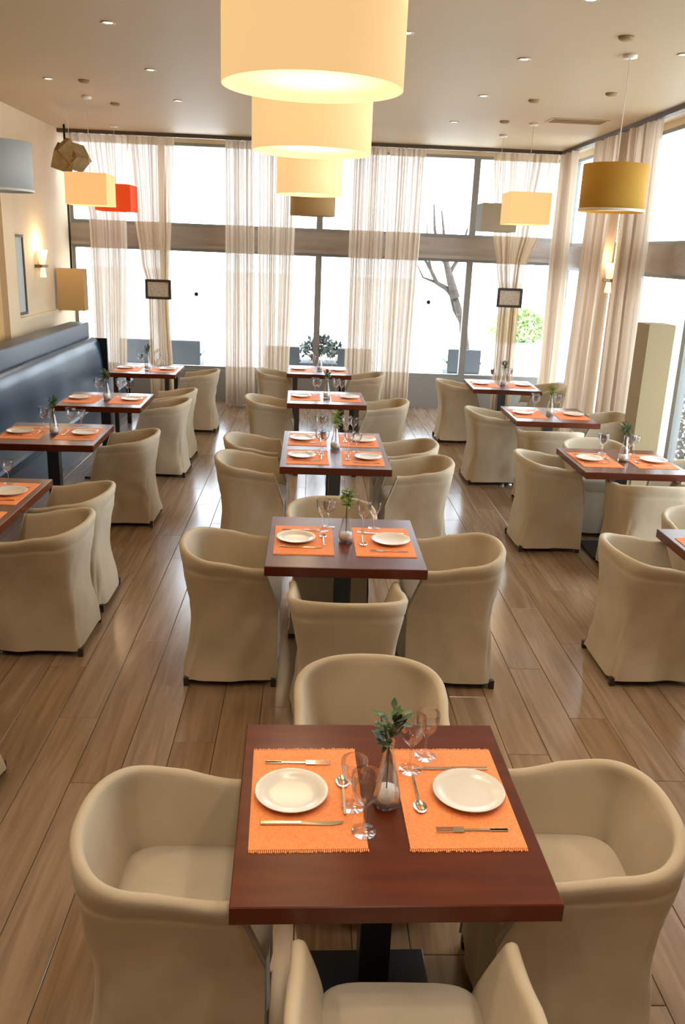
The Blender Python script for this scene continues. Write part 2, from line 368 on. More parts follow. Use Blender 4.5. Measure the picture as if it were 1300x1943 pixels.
# ---------------------------------------------------------------- curtains
def curtain(name, axis, pos, keys, label, m, folds, amp=.05, z0=.03, z1=CEIL-.05, group=None, seed=0, nz=26):
    """keys: (z, a0, a1) extents along the rail at heights; axis 'x' = far wall, 'y' = right wall"""
    rnd = random.Random(seed); ph = [rnd.uniform(0, 6.28) for _ in range(4)]
    keys = sorted(keys)
    def ext(z):
        if z <= keys[0][0]: return keys[0][1:]
        for a, b in zip(keys, keys[1:]):
            if z <= b[0]:
                t = (z-a[0])/(b[0]-a[0]); t = t*t*(3-2*t); return (a[1]+(b[1]-a[1])*t, a[2]+(b[2]-a[2])*t)
        return keys[-1][1:]
    n = folds*10
    def fn(u, v):
        z = z0+(z1-z0)*v; a0, a1 = ext(z); uu = u+.018*math.sin(2*PI*3*u+ph[0])+.01*math.sin(2*PI*7*u+ph[1])
        a = a0+(a1-a0)*uu; am = amp*(.75+.35*math.sin(2*PI*2.3*u+ph[2]))
        d = am*math.sin(2*PI*folds*u+ph[3]+.25*math.sin(z*1.3+ph[0]))+.012*math.sin(2*PI*folds*2.3*u+ph[1]+z)
        return (a, pos+d, z) if axis == 'x' else (pos+d, a, z)
    return tag(MB().grid(fn, n, nz).build(name, m), label, 'curtain', group)
CY = 12.27; Q = 12.08
curtain('sheer_curtain', 'x', CY, [(0, -3.05, -2.62), (2.4, -3.05, -2.55), (3.6, -3.33, -2.50)], 'sheer cream curtain in the left corner beside the banquette end', M_sheer, 9, .05, seed=1)
curtain('tied_curtain', 'x', 12.22, [(0, -2.27, -1.93), (1.62, -2.27, -1.98), (2.0, -2.36, -1.95), (2.6, -2.42, -1.92), (3.6, -2.49, -1.86)], 'sheer curtain gathered behind the left hanging framed sign', M_sheer2, 8, .045, seed=2)
curtain('sheer_curtain', 'x', CY, [(0, -1.20, -.78), (3.6, -1.20, -.81)], 'tall sheer curtain left of the pendant row, left of its pair', M_sheer, 7, .06, seed=3)
curtain('sheer_curtain', 'x', CY-.03, [(0, -.74, -.30), (3.6, -.77, -.24)], 'tall sheer curtain left of the pendant row, right of its pair', M_sheer, 7, .06, seed=4)
curtain('sheer_curtain', 'x', CY, [(0, .52, 1.0), (3.6, .52, .99)], 'tall sheer curtain right of the pendant row, left of its pair', M_sheer, 8, .06, seed=5)
curtain('sheer_curtain', 'x', CY-.03, [(0, 1.04, 1.46), (3.6, 1.03, 1.52)], 'tall sheer curtain right of the pendant row, right of its pair', M_sheer, 7, .06, seed=6)
curtain('tied_curtain', 'x', 12.22, [(0, 2.67, 2.97), (1.70, 2.66, 2.95), (2.1, 2.58, 3.0), (2.6, 2.48, 3.15), (3.6, 2.40, 3.30)], 'sheer curtain gathered behind the right hanging framed sign', M_sheer2, 9, .045, seed=7)
CX = 3.37
curtain('sheer_curtain', 'y', CX, [(0, 11.55, 12.2), (3.6, 11.62, 12.2)], 'sheer curtain hanging in the far right corner of the room', M_sheer, 8, .05, seed=8)
curtain('sheer_curtain', 'y', CX, [(0, 9.95, 10.85), (3.6, 9.85, 10.75)], 'wide sheer curtain on the right window wall behind the mustard pendant', M_sheer, 12, .055, seed=9)
curtain('sheer_curtain', 'y', CX, [(0, 8.75, 9.65), (2.4, 8.85, 9.62), (3.6, 8.9, 9.75)], 'sheer curtain on the right window wall nearest the tan floor lamp', M_sheer, 12, .055, seed=10)
# hanging framed signs
def make_sign():
    r = empty('framed_sign', cat='sign')
    W, Hh, t = .355, .265, .035
    MB().box(-W/2, W/2, -.012, .012, -Hh/2, -Hh/2+t).box(-W/2, W/2, -.012, .012, Hh/2-t, Hh/2).box(-W/2, -W/2+t, -.012, .012, -Hh/2+t, Hh/2-t).box(W/2-t, W/2, -.012, .012, -Hh/2+t, Hh/2-t).build('frame', M_foot, r)
    MB().box(-W/2+t, W/2-t, -.006, .004, -Hh/2+t, Hh/2-t).build('card', M_paper, r)
    return r
SG = Kind(make_sign)
SG.place((-2.11, 12.14, 1.615), 0, 'small dark framed sign hanging at the left gathered curtain', 'framed signs on the gathered curtains')
SG.place((2.795, 12.14, 1.68), 0, 'small dark framed sign hanging at the right gathered curtain', 'framed signs on the gathered curtains')

# ---------------------------------------------------------------- banquette
bq = empty('banquette', (0, 0, 0), 0, 'long navy banquette bench with glossy padded back along the left wall', 'bench')
Y0, Y1 = 3.2, 11.6
MB().box(-3.20, -2.95, Y0, Y1, 0, 1.185, .012).build('back_board', M_navy, bq)
def cush(u, v):
    prof = [(-2.95, .985), (-2.91, 1.0), (-2.84, .965), (-2.81, .90), (-2.795, .80), (-2.78, .66), (-2.77, .50), (-2.77, .44)]
    k = v*(len(prof)-1); i = min(int(k), len(prof)-2); t = k-i
    x = prof[i][0]+(prof[i+1][0]-prof[i][0])*t; z = prof[i][1]+(prof[i+1][1]-prof[i][1])*t
    return (x+.006*math.sin(u*60), Y0+(Y1-Y0-.02)*u, z)
cb = MB().grid(cush, 60, 21); cb.box(-2.95, -2.82, Y1-.03, Y1-.005, .44, .93)
cb.build('back_cushion', M_vinyl, bq)
MB().box(-2.80, -2.38, Y0, Y1, .36, .46, .02).build('seat_cushion', M_vinyl, bq)
MB().box(-2.94, -2.44, Y0, Y1, 0, .36).build('base', M_navy, bq)
MB().box(-2.95, -2.72, Y1, Y1+.04, 0, .98, .008).build('end_panel', M_black, bq)
# small potted plant at banquette end
def leaves(mb, n, rx, h0, h1, s, rnd):
    for i in range(n):
        a = rnd.uniform(0, 2*PI); t = rnd.random(); q = rx*rnd.uniform(.1, 1)*(.6+.4*t)
        c = Vector((q*math.cos(a), q*math.sin(a), h0+(h1-h0)*t)); d = Vector((math.cos(a)*rnd.uniform(.3, 1), math.sin(a)*rnd.uniform(.3, 1), rnd.uniform(-.2, .9))).normalized()
        e = d.cross(Vector((0, 0, 1))).normalized(); L = s*rnd.uniform(.7, 1.3)
        mb.add([c, c+d*L*.35+e*L*.26+Vector((0, 0, .004)), c+d*L*.7+e*L*.2, c+d*L, c+d*L*.7-e*L*.2, c+d*L*.35-e*L*.26+Vector((0, 0, .004))], [(0, 1, 2, 3), (0, 3, 4, 5)], True)

# ---------------------------------------------------------------- chair
HEM = .035
def plan(s, z, rimk):
    """s in 0..1 from left arm front, round the back, to right arm front; returns x,y outer at height z (chair faces +y)"""
    t = z/.78
    hw = .246-.03*math.sin(PI*min(1, t/.95))+.054*max(0,(t-.5)/.5)**1.3
    bk = .252-.042*math.sin(PI*min(1, t))+.045*max(0, (t-.45)/.55)**1.3
    n = 10-7.7*min(1, max(0, (t-.40)/.55))
    yf = .245 if z < .44 else .245-.075*((z-.44)/.24)
    yc = -.03
    if s < .22: return (-hw, yf+(yc-yf)*(s/.22))
    if s > .78: return (hw, yc+(yf-yc)*((s-.78)/.22))
    a = PI*(s-.22)/.56; ca, sa = -math.cos(a), math.sin(a)
    b2 = bk+yc
    x = hw*math.copysign(abs(ca)**(2/n), ca); y = yc-b2*abs(sa)**(2/n)
    return (x, y)
def rimz(s):
    k = math.sin(PI*min(1, max(0, (s-.05)/.9)))
    return .684+.072*k**1.6
def make_cover(seed):
    rnd = random.Random(seed); NU = 80
    ph = [rnd.uniform(0, 6.28) for _ in range(8)]
    rows_low = [HEM, .07, .11, .15, .19, .23, .27, .31, .35, .395, .435]
    m = MB(); L = []
    us = [i/NU for i in range(NU+1)]
    kup = [.12, .3, .5, .66, .74, .78, .82, .92, 1.0]
    for s in us:
        rz = rimz(s)-.02; col = []
        def wr(z):
            f = max(0, 1-z/.75)
            g = max(0, math.sin(s*9+ph[4]))*max(0, math.sin(z*7+ph[5]+1))
            return .006*g*min(1,f*3)*math.sin(s*34+z*38+ph[6])+f*.009*math.sin(s*26+ph[0]+z*3)+.006*math.sin(s*13+z*14+ph[1])*(.1+f)+.004*f*math.sin(s*47-z*20+ph[2])
        def pt(z, inset=0.0, k=0):
            x, y = plan(s, z, 0); 
            e = .004; x1, y1 = plan(min(1, s+e), z, 0); x0, y0 = plan(max(0, s-e), z, 0)
            t = Vector((x1-x0, y1-y0)); t = t.normalized() if t.length > 1e-9 else Vector((0, 1)); nx, ny = -t.y, t.x  # inward
            if nx*x+ny*(y-0) > 0 and abs(x)+abs(y) > .1: nx, ny = -nx, -ny
            w_ = -wr(z) if inset == 0 else 0
            return (x+nx*(inset+w_), y+ny*(inset+w_))
        for z in rows_low: x, y = pt(z); col.append((x, y, z))
        for k in kup:
            z = .435+(rz-.435)*k; ins = .006 if k == .78 else 0
            x, y = pt(z); 
            if ins: x *= .985; y *= .985
            col.append((x, y, z))
        for dz, i_ in ((.009, .006), (.014, .018), (.009, .030)):
            x, y = pt(rz, i_); col.append((x, y, rz+dz))
        for k in reversed([.12, .3, .5, .66, .74, .78, .82, .92, 1.0]):
            z = .435+(rz-.435)*k; x, y = pt(z, .036); col.append((x, y, z))
        x, y = pt(.435, .036); col.append((x, y, .425))
        L.append(col)
    nr = len(L[0]); vs = [p for c in L for p in c]
    fs = [(i*nr+j, (i+1)*nr+j, (i+1)*nr+j+1, i*nr+j+1) for i in range(NU) for j in range(nr-1)]
    # arm end caps: pair outer rows with inner rows above the seat
    base = len(rows_low)-1
    for i in (0, NU):
        a, b = base, nr-1
        while b-a > 2:
            q = (i*nr+a, i*nr+a+1, i*nr+b-1, i*nr+b); fs.append(q if i else q[::-1]); a += 1; b -= 1
        if b-a == 2: fs.append((i*nr+a, i*nr+a+1, i*nr+b))
    m.add(vs, fs, True)
    # front skirt
    def sk(u, v):
        z = HEM+(.435-HEM)*v; x0 = plan(0, z, 0); x1 = plan(1, z, 0)
        return (x0[0]+(x1[0]-x0[0])*u, .245-.004+.006*math.sin(u*17+ph[3])*(1-v), z)
    m.grid(sk, 14, 6)
    return m.mesh('slipcover')
def make_seat():
    m = MB(); n = 40
    def sup(a, hx, hy, e=5):
        c, s = math.cos(a), math.sin(a); return hx*math.copysign(abs(c)**(2/e), c), hy*math.copysign(abs(s)**(2/e), s)
    rings = [(.194, .207, .385), (.208, .225, .40), (.212, .230, .44), (.208, .226, .470), (.192, .208, .486), (.10, .12, .494), (0.001, .001, .496)]
    vs = []
    for hx, hy, z in rings:
        for i in range(n):
            x, y = sup(2*PI*i/n, hx, hy); vs.append((x, y+.028, z))
    m.add(vs, [(r*n+i, r*n+(i+1) % n, (r+1)*n+(i+1) % n, (r+1)*n+i) for r in range(len(rings)-1) for i in range(n)], True)
    return m.mesh('seat_cushion')
COVERS = [make_cover(k) for k in range(4)]
SEAT = make_seat()
for me in COVERS: me.materials.append(M_cloth)
SEAT.materials.append(M_seatc)
FOOT = MB().box(-.013, .013, -.013, .013, 0, .05, .002).mesh('foot'); FOOT.materials.append(M_foot)
FRAME = MB().box(-.216, .216, -.218, -.19, .020, .044).box(-.216, .216, .19, .218, .020, .044).box(-.220, -.195, -.19, .19, .020, .044).box(.195, .220, -.19, .19, .020, .044).mesh('base_frame'); FRAME.materials.append(M_foot)
def make_chair():
    r = empty('slipcovered_chair'); tag(r, cat='chair')
    def ch(name, me, loc=(0, 0, 0)):
        o = bpy.data.objects.new(name, me); COL.objects.link(o); o.parent = r; o.location = loc; return o
    ch('slipcover', COVERS[0]); ch('seat_cushion', SEAT); ch('base_frame', FRAME)
    for sx in (-1, 1):
        for sy in (-1, 1): ch('leg', FOOT, (sx*.229, .226 if sy > 0 else -.233, 0))
    return r
CH = Kind(make_chair)
FR, FL_, FB, FN = -PI/2, PI/2, PI, 0    # facing +x, -x, -y (towards camera), +y (away)
chairs = [
 (-.315, 1.965, FR, 'nearest beige tub chair, left of the nearest table, its inside in view'),
 (.80, 2.035, FL_, 'beige tub chair right of the nearest table, its inside in view'),
 (.255, 2.665, FB, 'beige tub chair behind the nearest table, round back towards the windows'),
 (.262, 1.42, FN, 'beige tub chair at the bottom edge, only armrests and seat in view'),
 (-.372, 4.25, FR, 'beige slipcovered tub chair left of the second centre-row table'),
 (.795, 4.27, FL_, 'beige slipcovered tub chair right of the second centre-row table'),
 (.205, 3.68, FN, 'beige tub chair with its back to us in front of the second centre-row table'),
 (.160, 4.84, FB, 'beige tub chair facing us behind the second centre-row table'),
 (-.40, 6.15, FR, 'near left beige chair at the long four-place centre table'),
 (.83, 6.17, FL_, 'near right beige chair at the long four-place centre table'),
 (-.40, 6.80, FR, 'far left beige chair at the long four-place centre table'),
 (.80, 6.78, FL_, 'far right beige chair at the long four-place centre table'),
 (-.38, 8.79, FR, 'beige chair left of the second-farthest centre-row table'),
 (.78, 8.79, FL_, 'beige chair right of the second-farthest centre-row table'),
 (-.40, 10.85, FR, 'beige chair left of the farthest centre-row table, before the curtain'),
 (.70, 10.85, FL_, 'beige chair right of the farthest centre-row table, before the curtain'),
 (-1.47, 4.55, FL_, 'large beige chair at the left edge, nearer chair of the long banquette table'),
 (-1.49, 5.16, FL_, 'beige chair on the left, farther chair of the long banquette table'),
 (-1.49, 6.85, FL_, 'beige chair at the aisle side of the second banquette table'),
 (-1.45, 8.43, FL_, 'beige chair at the third banquette table, nearer of two side by side'),
 (-1.47, 9.05, FL_, 'beige chair beyond the third banquette table, farther of two side by side'),
 (-1.385, 10.60, FL_, 'beige chair at the farthest banquette table near the curtains'),
 (-1.52, 3.00, FL_, 'beige chair of which only one corner foot shows at the left edge'),
 (1.935, 4.33, FR, 'beige chair at the right edge, left of the table cut off by the frame'),
 (2.52, 4.86, FB, 'beige chair facing us behind the table cut off at the right edge'),
 (1.94, 6.48, FR, 'beige chair left of the second right-row table, wrinkled side'),
 (2.50, 5.83, FN, 'beige chair with its back to us in front of the second right-row table'),
 (2.47, 6.90, FB, 'beige chair facing us behind the second right-row table'),
 (3.02, 6.35, FL_, 'beige chair at the right edge, right of the second right-row table'),
 (1.885, 8.46, FR, 'beige chair left of the third right-row table'),
 (2.26, 7.64, FN, 'beige chair with its back to us in front of the third right-row table'),
 (2.98, 8.40, FL_, 'beige chair right of the third right-row table, near the curtains'),
 (1.86, 10.42, FR, 'beige chair left of the farthest right-row table'),
 (2.90, 10.35, FL_, 'beige chair right of the farthest right-row table'),
]
for i, (x, y, a, l) in enumerate(chairs):
    o = CH.place((x, y, 0), a+random.uniform(-.02, .02), l, 'beige slipcovered tub chairs')
    for c in o.children:
        if c.name.startswith('slipcover'): c.data = COVERS[i % 4]

# ---------------------------------------------------------------- tables
TH = .75
def make_table(W, D, legs):
    def mk():
        r = empty('dining_table'); tag(r, cat='table')
        MB().box(-W/2, W/2, -D/2, D/2, TH-.052, TH, .003).build('tabletop', M_top, r)
        if legs:
            for sx in (-1, 1):
                for sy in (-1, 1): MB().box(sx*(W/2-.10)-.025, sx*(W/2-.10)+.025, sy*(D/2-.035)-.025, sy*(D/2-.035)+.025, 0, TH-.052, .003).build('leg', M_foot, r)
            MB().box(-W/2+.12, W/2-.12, -.02, .02, TH-.10, TH-.052).build('rail', M_foot, r)
        else:
            ys = [0] if D < 1 else [-.32, .32]
            for y in ys:
                MB().box(-.045, .045, y-.045, y+.045, .02, TH-.07, .004).build('column', M_steel, r)
                MB().box(-.195, .195, y-.21, y+.21, 0, .022, .004).build('base_plate', M_black, r)
                MB().box(-.16, .16, y-.16, y+.16, TH-.07, TH-.052).build('top_plate', M_black, r)
        return r
    return Kind(mk)
KT = make_table(.8, .8, False); KTL = make_table(.8, .8, True); KTlong = make_table(.8, 1.24, False); KTL1 = make_table(.8, 1.3, False)
def lathe_obj(name, prof, m, parent, n=20, loc=(0, 0, 0)):
    return MB().lathe(prof, n).build(name, m, parent, loc)
def mk_plate():
    r = MB().lathe([(0, 0), (.055, 0), (.06, .004), (.085, .008), (.102, .017), (.104, .0185), (.101, .0195), (.082, .012), (.072, .0075), (.058, .006), (0, .006)], 40).build('plate', M_plate)
    return tag(r, cat='plate')
def mk_fork():
    m = MB(); m.box(-.10, .02, -.004, .004, .002, .0045, .0008).box(-.10, -.05, -.006, .006, .002, .0045, .0008).box(.02, .05, -.011, .011, .003, .0055, .0008)
    for k in range(4): m.box(.05, .095, -.010+k*.0058, -.0074+k*.0058, .0035, .0055)
    return tag(m.build('fork', M_silver), cat='fork')
def mk_knife():
    m = MB(); m.box(-.11, 0, -.006, .006, .001, .006, .001)
    m.add([(0, -.006, .002), (.08, -.009, .002), (.11, -.002, .002), (.115, .006, .002), (0, .006, .002), (0, -.006, .004), (.08, -.009, .0028), (.11, -.002, .003), (.115, .006, .004), (0, .006, .0045)], [(4, 3, 2, 1, 0), (5, 6, 7, 8, 9), (0, 1, 6, 5), (1, 2, 7, 6), (2, 3, 8, 7), (3, 4, 9, 8), (4, 0, 5, 9)])
    return tag(m.build('knife', M_silver), cat='knife')
def mk_spoon():
    m = MB(); m.box(-.09, .03, -.004, .004, .003, .006, .001)
    n = 16; vs = []
    for (rr, z) in ((1, .006), (.75, .003), (.4, .001), (.01, .0005)):
        for i in range(n): a = 2*PI*i/n; vs.append((.058+.030*rr*math.cos(a), .019*rr*math.sin(a), z))
    m.add(vs, [(k*n+i, k*n+(i+1) % n, (k+1)*n+(i+1) % n, (k+1)*n+i) for k in range(3) for i in range(n)], True)
    return tag(m.build('spoon', M_silver), cat='spoon')
def mk_mat():
    r = empty('placemat'); tag(r, cat='placemat')
    hx, hy = .155, .225
    def g(u, v): return (-hx+2*hx*u, -hy+2*hy*v, .003)
    m = MB().box(-hx, hx, -hy, hy, 0, .003, .0008)
    k = 0
    for i in range(62):
        x = -hx+.0025+i*.005; m.box(x-.0014, x+.0014, -hy, hy, .003, .0036)
    m.build('cloth', M_mat, r)
    f = MB(); rnd = random.Random(3)
    for i in range(60):
        x = -hx+.003+i*.0052; 
        for sy in (-1, 1):
            l = rnd.uniform(.007, .013); f.box(x-.0017, x+.0017, min(sy*hy, sy*(hy+l)), max(sy*hy, sy*(hy+l)), .0003, .002)
    tag(f.build('fringe', M_mat, r), kind='stuff')
    return r
def mk_glass(h, rb):
    def mk():
        r = empty('wine_glass' if h > .18 else 'water_goblet'); tag(r, cat='glass')
        st = h*.46
        lathe_obj('foot', [(0, 0), (.033, .0), (.034, .0018), (.012, .004), (.005, .008), (.0036, .014)], M_glass, r)
        lathe_obj('stem', [(.0036, .014), (.0036, st-.006), (.008, st)], M_glass, r, 10)
        lathe_obj('bowl', [(.006, st), (rb*.45, st+.012), (rb*.78, st+(h-st)*.34), (rb*.92, st+(h-st)*.55), (rb, st+(h-st)*.80), (rb*.985, h-.001), (rb*.965, h), (rb*.955, h-.002), (rb*.97, st+(h-st)*.80), (rb*.89, st+(h-st)*.55), (rb*.75, st+(h-st)*.34), (rb*.40, st+.015), (0, st+.008)], M_glass, r, 24)
        return r
    return Kind(mk)
def mk_vase(mleaf, seed):
    def mk():
        r = empty('vase_with_sprig'); tag(r, cat='vase')
        lathe_obj('vase', [(0, 0), (.036, 0), (.040, .005), (.0395, .03), (.032, .075), (.0225, .12), (.016, .155), (.0135, .18), (.0155, .20), (.0135, .20), (.0115, .18), (.014, .155), (.0205, .12), (.030, .075), (.037, .03), (.036, .007), (0, .006)], M_glass, r, 28)
        lathe_obj('pebbles', [(0, .0065), (.0355, .0075), (.0362, .03), (.032, .047), (.0, .05)], M_pebble, r, 20)
        rnd = random.Random(seed); st = MB()
        for k in range(5):
            a = rnd.uniform(0, 2*PI); st.tube([(0, 0, .03), (.004*math.cos(a), .004*math.sin(a), .19), (.02*math.cos(a), .02*math.sin(a), .25), (.03*math.cos(a), .03*math.sin(a), .27)], .0014, 5)
        st.build('stems', mleaf, r)
        lf = MB(); leaves(lf, 60, .036, .19, .28, .036, rnd)
        tag(lf.build('leaves', mleaf, r), kind='stuff')
        return r
    return Kind(mk)
KP, KF, KK, KS, KM = Kind(mk_plate), Kind(mk_fork), Kind(mk_knife), Kind(mk_spoon), Kind(mk_mat)
KG1, KG2 = mk_glass(.178, .041), mk_glass(.152, .037)
KV, KV2 = mk_vase(M_leaf, 5), mk_vase(M_leafl, 9)
def rot(x, y, a): return x*math.cos(a)-y*math.sin(a), x*math.sin(a)+y*math.cos(a)
def setting(cx, cy, a, mx, my, flip, where, tname, cut, glasses):
    f = PI if flip else 0
    def W(x, y, z):
        X, Y = rot(x, y, f); X, Y = rot(mx+X, my+Y, a); return (cx+X, cy+Y, z)
    j = random.uniform(-.015, .015)
    KM.place(W(0, 0, TH), a+f+j, f'orange fringed placemat, {where} on {tname}', 'orange fringed placemats')
    z = TH+.0037
    KP.place(W(-.042, .0, z), 0, f'white plate on the {where} placemat of {tname}', 'white plates')
    if cut:
        KF.place(W(-.02, .155, z-.001), a+f+random.uniform(-.04, .04), f'fork on the {where} placemat of {tname}', 'forks')
        KK.place(W(-.015, -.125, z), a+f+random.uniform(-.04, .04), f'knife on the {where} placemat of {tname}', 'knives')
        KS.place(W(.105, -.0, z-.001), a+f+PI/2+random.uniform(-.04, .04), f'spoon on the {where} placemat of {tname}', 'spoons')
    for k, (gx, gy, big) in enumerate(glasses):
        X, Y = rot(gx, gy, a)
        on = abs(gx-mx) < .19 and abs(gy-my) < .25
        (KG1 if big else KG2).place((cx+X, cy+Y, z if on else TH), 0, f'{"tall wine glass" if big else "smaller stemmed glass"} by the {where} placemat of {tname}', 'stemmed glasses')
GEN_L = [(-.11, .16, 1), (-.075, .235, 0)]; GEN_R = [(.11, .15, 1), (.175, .225, 0)]
tables = [
 (KT, .238, 2.024, 1.2, 'the nearest table', 'nearest mahogany square table set with two orange placemats', 'two', 1),
 (KT, .21, 4.24, -.2, 'the second centre-row table', 'second mahogany table of the centre row, reflecting the windows', 'two', 1),
 (KTlong, .211, 6.424, .1, 'the long centre table', 'long mahogany table in the centre row set for four', 'four', 1),
 (KTL, .185, 8.79, .8, 'the second-farthest centre table', 'second-farthest small table of the centre row, on dark legs', 'two', 0),
 (KTL, .129, 10.87, 0, 'the farthest centre table', 'farthest small table of the centre row, before the window', 'two', 0),
 (KTL1, -2.03, 4.66, 0, 'the left-edge banquette table', 'long mahogany table at the left edge by the banquette', 'four', 1),
 (KT, -2.02, 6.67, 1.5, 'the second banquette table', 'second mahogany table along the navy banquette', 'two', 1),
 (KT, -1.97, 8.27, 1.0, 'the third banquette table', 'third mahogany table along the navy banquette', 'two', 0),
 (KTL, -1.98, 10.45, .6, 'the farthest banquette table', 'farthest table along the banquette, near the left curtain', 'two', 0),
 (KT, 2.452, 4.20, 0, 'the cut-off right table', 'mahogany table of which one corner shows at the right edge', 'two', 0),
 (KT, 2.447, 6.30, -.2, 'the second right-row table', 'mahogany table in the right row nearest fully seen, before the tan lamp', 'two', 1),
 (KT, 2.389, 8.21, -1, 'the third right-row table', 'third mahogany table of the right row beside the curtains', 'two', 0),
 (KT, 2.334, 10.11, -2, 'the farthest right-row table', 'farthest table of the right row, before the window corner', 'two', 0),
]
for K, cx, cy, ad, tn, tl, kind, cut in tables:
    a = math.radians(ad)
    K.place((cx, cy, 0), a, tl, 'mahogany dining tables')
    first = tn == 'the nearest table'
    green = tn in ('the second centre-row table', 'the long centre table', 'the third right-row table')
    (KV2 if green else KV).place((cx+.01, cy+(0 if not first else -.01), TH), random.uniform(0, 6), 'clear tapered vase with %s sprig, centre of %s' % ('a light green' if green else 'a dark green', tn), 'clear vases with sprigs')
    if kind == 'two':
        if first: gl, gr = [(-.062, -.135, 1), (-.085, -.03, 0)], [(.098, .145, 1), (.155, .215, 0)]
        else: gl, gr = GEN_L, GEN_R
        setting(cx, cy, a, -.213, .022 if first else 0, False, 'left', tn, cut, gl)
        setting(cx, cy, a, .208, .022 if first else 0, True, 'right', tn, cut, gr)
    else:
        for dy, nm in ((-.30, 'near'), (.30, 'far')):
            setting(cx, cy, a, -.205, dy, False, nm+' left', tn, cut, [(x, y+dy-.02, b) for x, y, b in GEN_L])
            setting(cx, cy, a, .205, dy, True, nm+' right', tn, cut, [(x, y+dy-.02, b) for x, y, b in GEN_R])

# ---------------------------------------------------------------- lamps
def lamp_light(parent, z, watts, r=.12, col=WARM):
    l = bpy.data.lights.new('bulb_light', 'POINT'); l.energy = watts; l.color = col; l.shadow_soft_size = r
    o = bpy.data.objects.new('bulb_light', l); COL.objects.link(o); o.parent = parent; o.location = (0, 0, z)
def drum(x, y, zb, D, h, ms, label, group=None, diff=None, lit=0, square=False, trimm=None, hw=None):
    r = empty('pendant_lamp', (x, y, zb), 0, label, 'lamp', group); R = D/2
    if square: 
        a = D/2; t = .008; m = MB()
        m.box(-a, a, -a, -a+t, 0, h).box(-a, a, a-t, a, 0, h).box(-a, -a+t, -a+t, a-t, 0, h).box(a-t, a, -a+t, a-t, 0, h)
        m.build('shade', ms, r)
        if diff: MB().box(-a+t, a-t, -a+t, a-t, .012, .018).build('diffuser', diff, r)
    else:
        MB().lathe([(R-.006, 0), (R, 0), (R, h), (R-.006, h)], 64, close=True).build('shade', ms, r)
        if diff: MB().lathe([(0, .02), (R-.008, .02), (R-.008, .026), (0, .026)], 48, smooth=False).build('diffuser', diff, r)
    if trimm:
        if square: MB().box(-R-.004, R+.004, -R-.004, -R, 0, .022).box(-R-.004, R+.004, R, R+.004, 0, .022).box(-R-.004, -R, -R, R, 0, .022).box(R, R+.004, -R, R, 0, .022).build('bottom_trim', trimm, r)
        else: MB().lathe([(R+.001, 0), (R+.004, 0), (R+.004, .02), (R+.001, .02)], 64, close=True).build('bottom_trim', trimm, r)
    MB().tube([(0, 0, .04), (0, 0, CEIL-zb-.02)], .003, 6).build('cord', M_white, r)
    MB().box(-R*.96, R*.96, -.004, .004, h-.02, h-.014).box(-.004, .004, -R*.96, R*.96, h-.02, h-.014).build('spider', M_white, r)
    lathe_obj('canopy', [(0, 0), (.05, 0), (.05, .02), (0, .02)], M_white, r, 20, (0, 0, CEIL-zb-.02))
    if lit: lamp_light(r, -.16, lit)
    return r
drum(-.012, 3.08, 2.735, .60, .46, M_shadeC, 'largest lit cream drum pendant, nearest, at the top of the frame', 'cream drum pendants in a row', M_diffC, SHADE_W)
drum(-.016, 4.60, 2.69, .60, .44, M_shadeC, 'second lit cream drum pendant of the central row', 'cream drum pendants in a row', M_diffC, SHADE_W)
drum(-.038, 8.27, 2.70, .60, .44, M_shadeC, 'third lit cream drum pendant of the central row', 'cream drum pendants in a row', M_diffC, SHADE_W)
drum(-.004, 11.35, 2.63, .57, .36, M_shadeT, 'farthest, unlit tan drum pendant of the central row', None, M_shadeT, 0)
drum(-2.60, 7.5, 2.585, .58, .38, M_shadeB, 'pale blue-grey drum pendant cut by the left edge', None, M_white, 0, trimm=M_white)
drum(-2.325, 9.5, 2.575, .42, .31, M_shadeC2, 'lit cream box pendant on the left, before the red one', None, M_diffC, SHADE_W*.6, square=True)
drum(-2.54, 11.7, 2.60, .45, .32, M_shadeR, 'red-orange box pendant on the left before the curtains', None, M_shadeR, 0, square=True)
drum(2.25, 10.9, 2.52, .42, .32, M_shadeG, 'grey box pendant on the right behind the cream one', None, M_white, 0, square=True)
drum(2.365, 9.9, 2.58, .45, .33, M_shadeC2, 'lit cream box pendant on the right before the tied curtain', None, M_diffC, SHADE_W*.6, square=True)
drum(2.205, 6.56, 2.575, .47, .325, M_shadeY, 'mustard yellow drum pendant on the right', None, M_diffC, 2, trimm=M_white)
# tan box lamp hung low on a dark rod in the left corner
r = empty('low_pendant_lamp', (-3.19, 11.8, 1.32), 0, 'tan box lamp hung low on a dark rod at the banquette end', 'lamp')
MB().box(-.175, .175, -.10, .10, 0, .54, .004).build('shade', M_shadeT, r)
MB().tube([(0, 0, .54), (0, 0, CEIL-1.32)], .014, 8).build('rod', M_black, r)
# star-like paper cube lamp
r = empty('faceted_lamp', (-2.79, 10.5, 3.13), 0, 'brown faceted paper star lamp hanging in the left corner', 'lamp')
for k, (rx, ry, rz, s) in enumerate(((.5, .3, .2, .21), (.9, .1, 1.0, .20), (.2, .8, .6, .19))):
    o = MB().box(-s/2-.01, s/2+.01, -s/2-.01, s/2+.01, -s/2, s/2, .003).build('cube', M_kraft, r); o.rotation_euler = (rx, ry, rz); o.location = ((-.06, 0, -.02), (.06, .02, .0), (0, -.03, .05))[k]
MB().tube([(0, 0, .1), (0, 0, CEIL-3.13)], .003, 6).build('cord', M_white, r)
# tan standing lamp by the right window
r = empty('floor_lamp', (3.28, 8.05, 0), 0, 'tall square tan floor lamp standing by the right window', 'lamp')
MB().box(-.125, .125, -.15, .15, .06, 1.68, .006).build('shade', M_shadeT2, r)
MB().box(-.15, .15, -.17, .17, 0, .06, .004).build('base', M_outgrey, r)
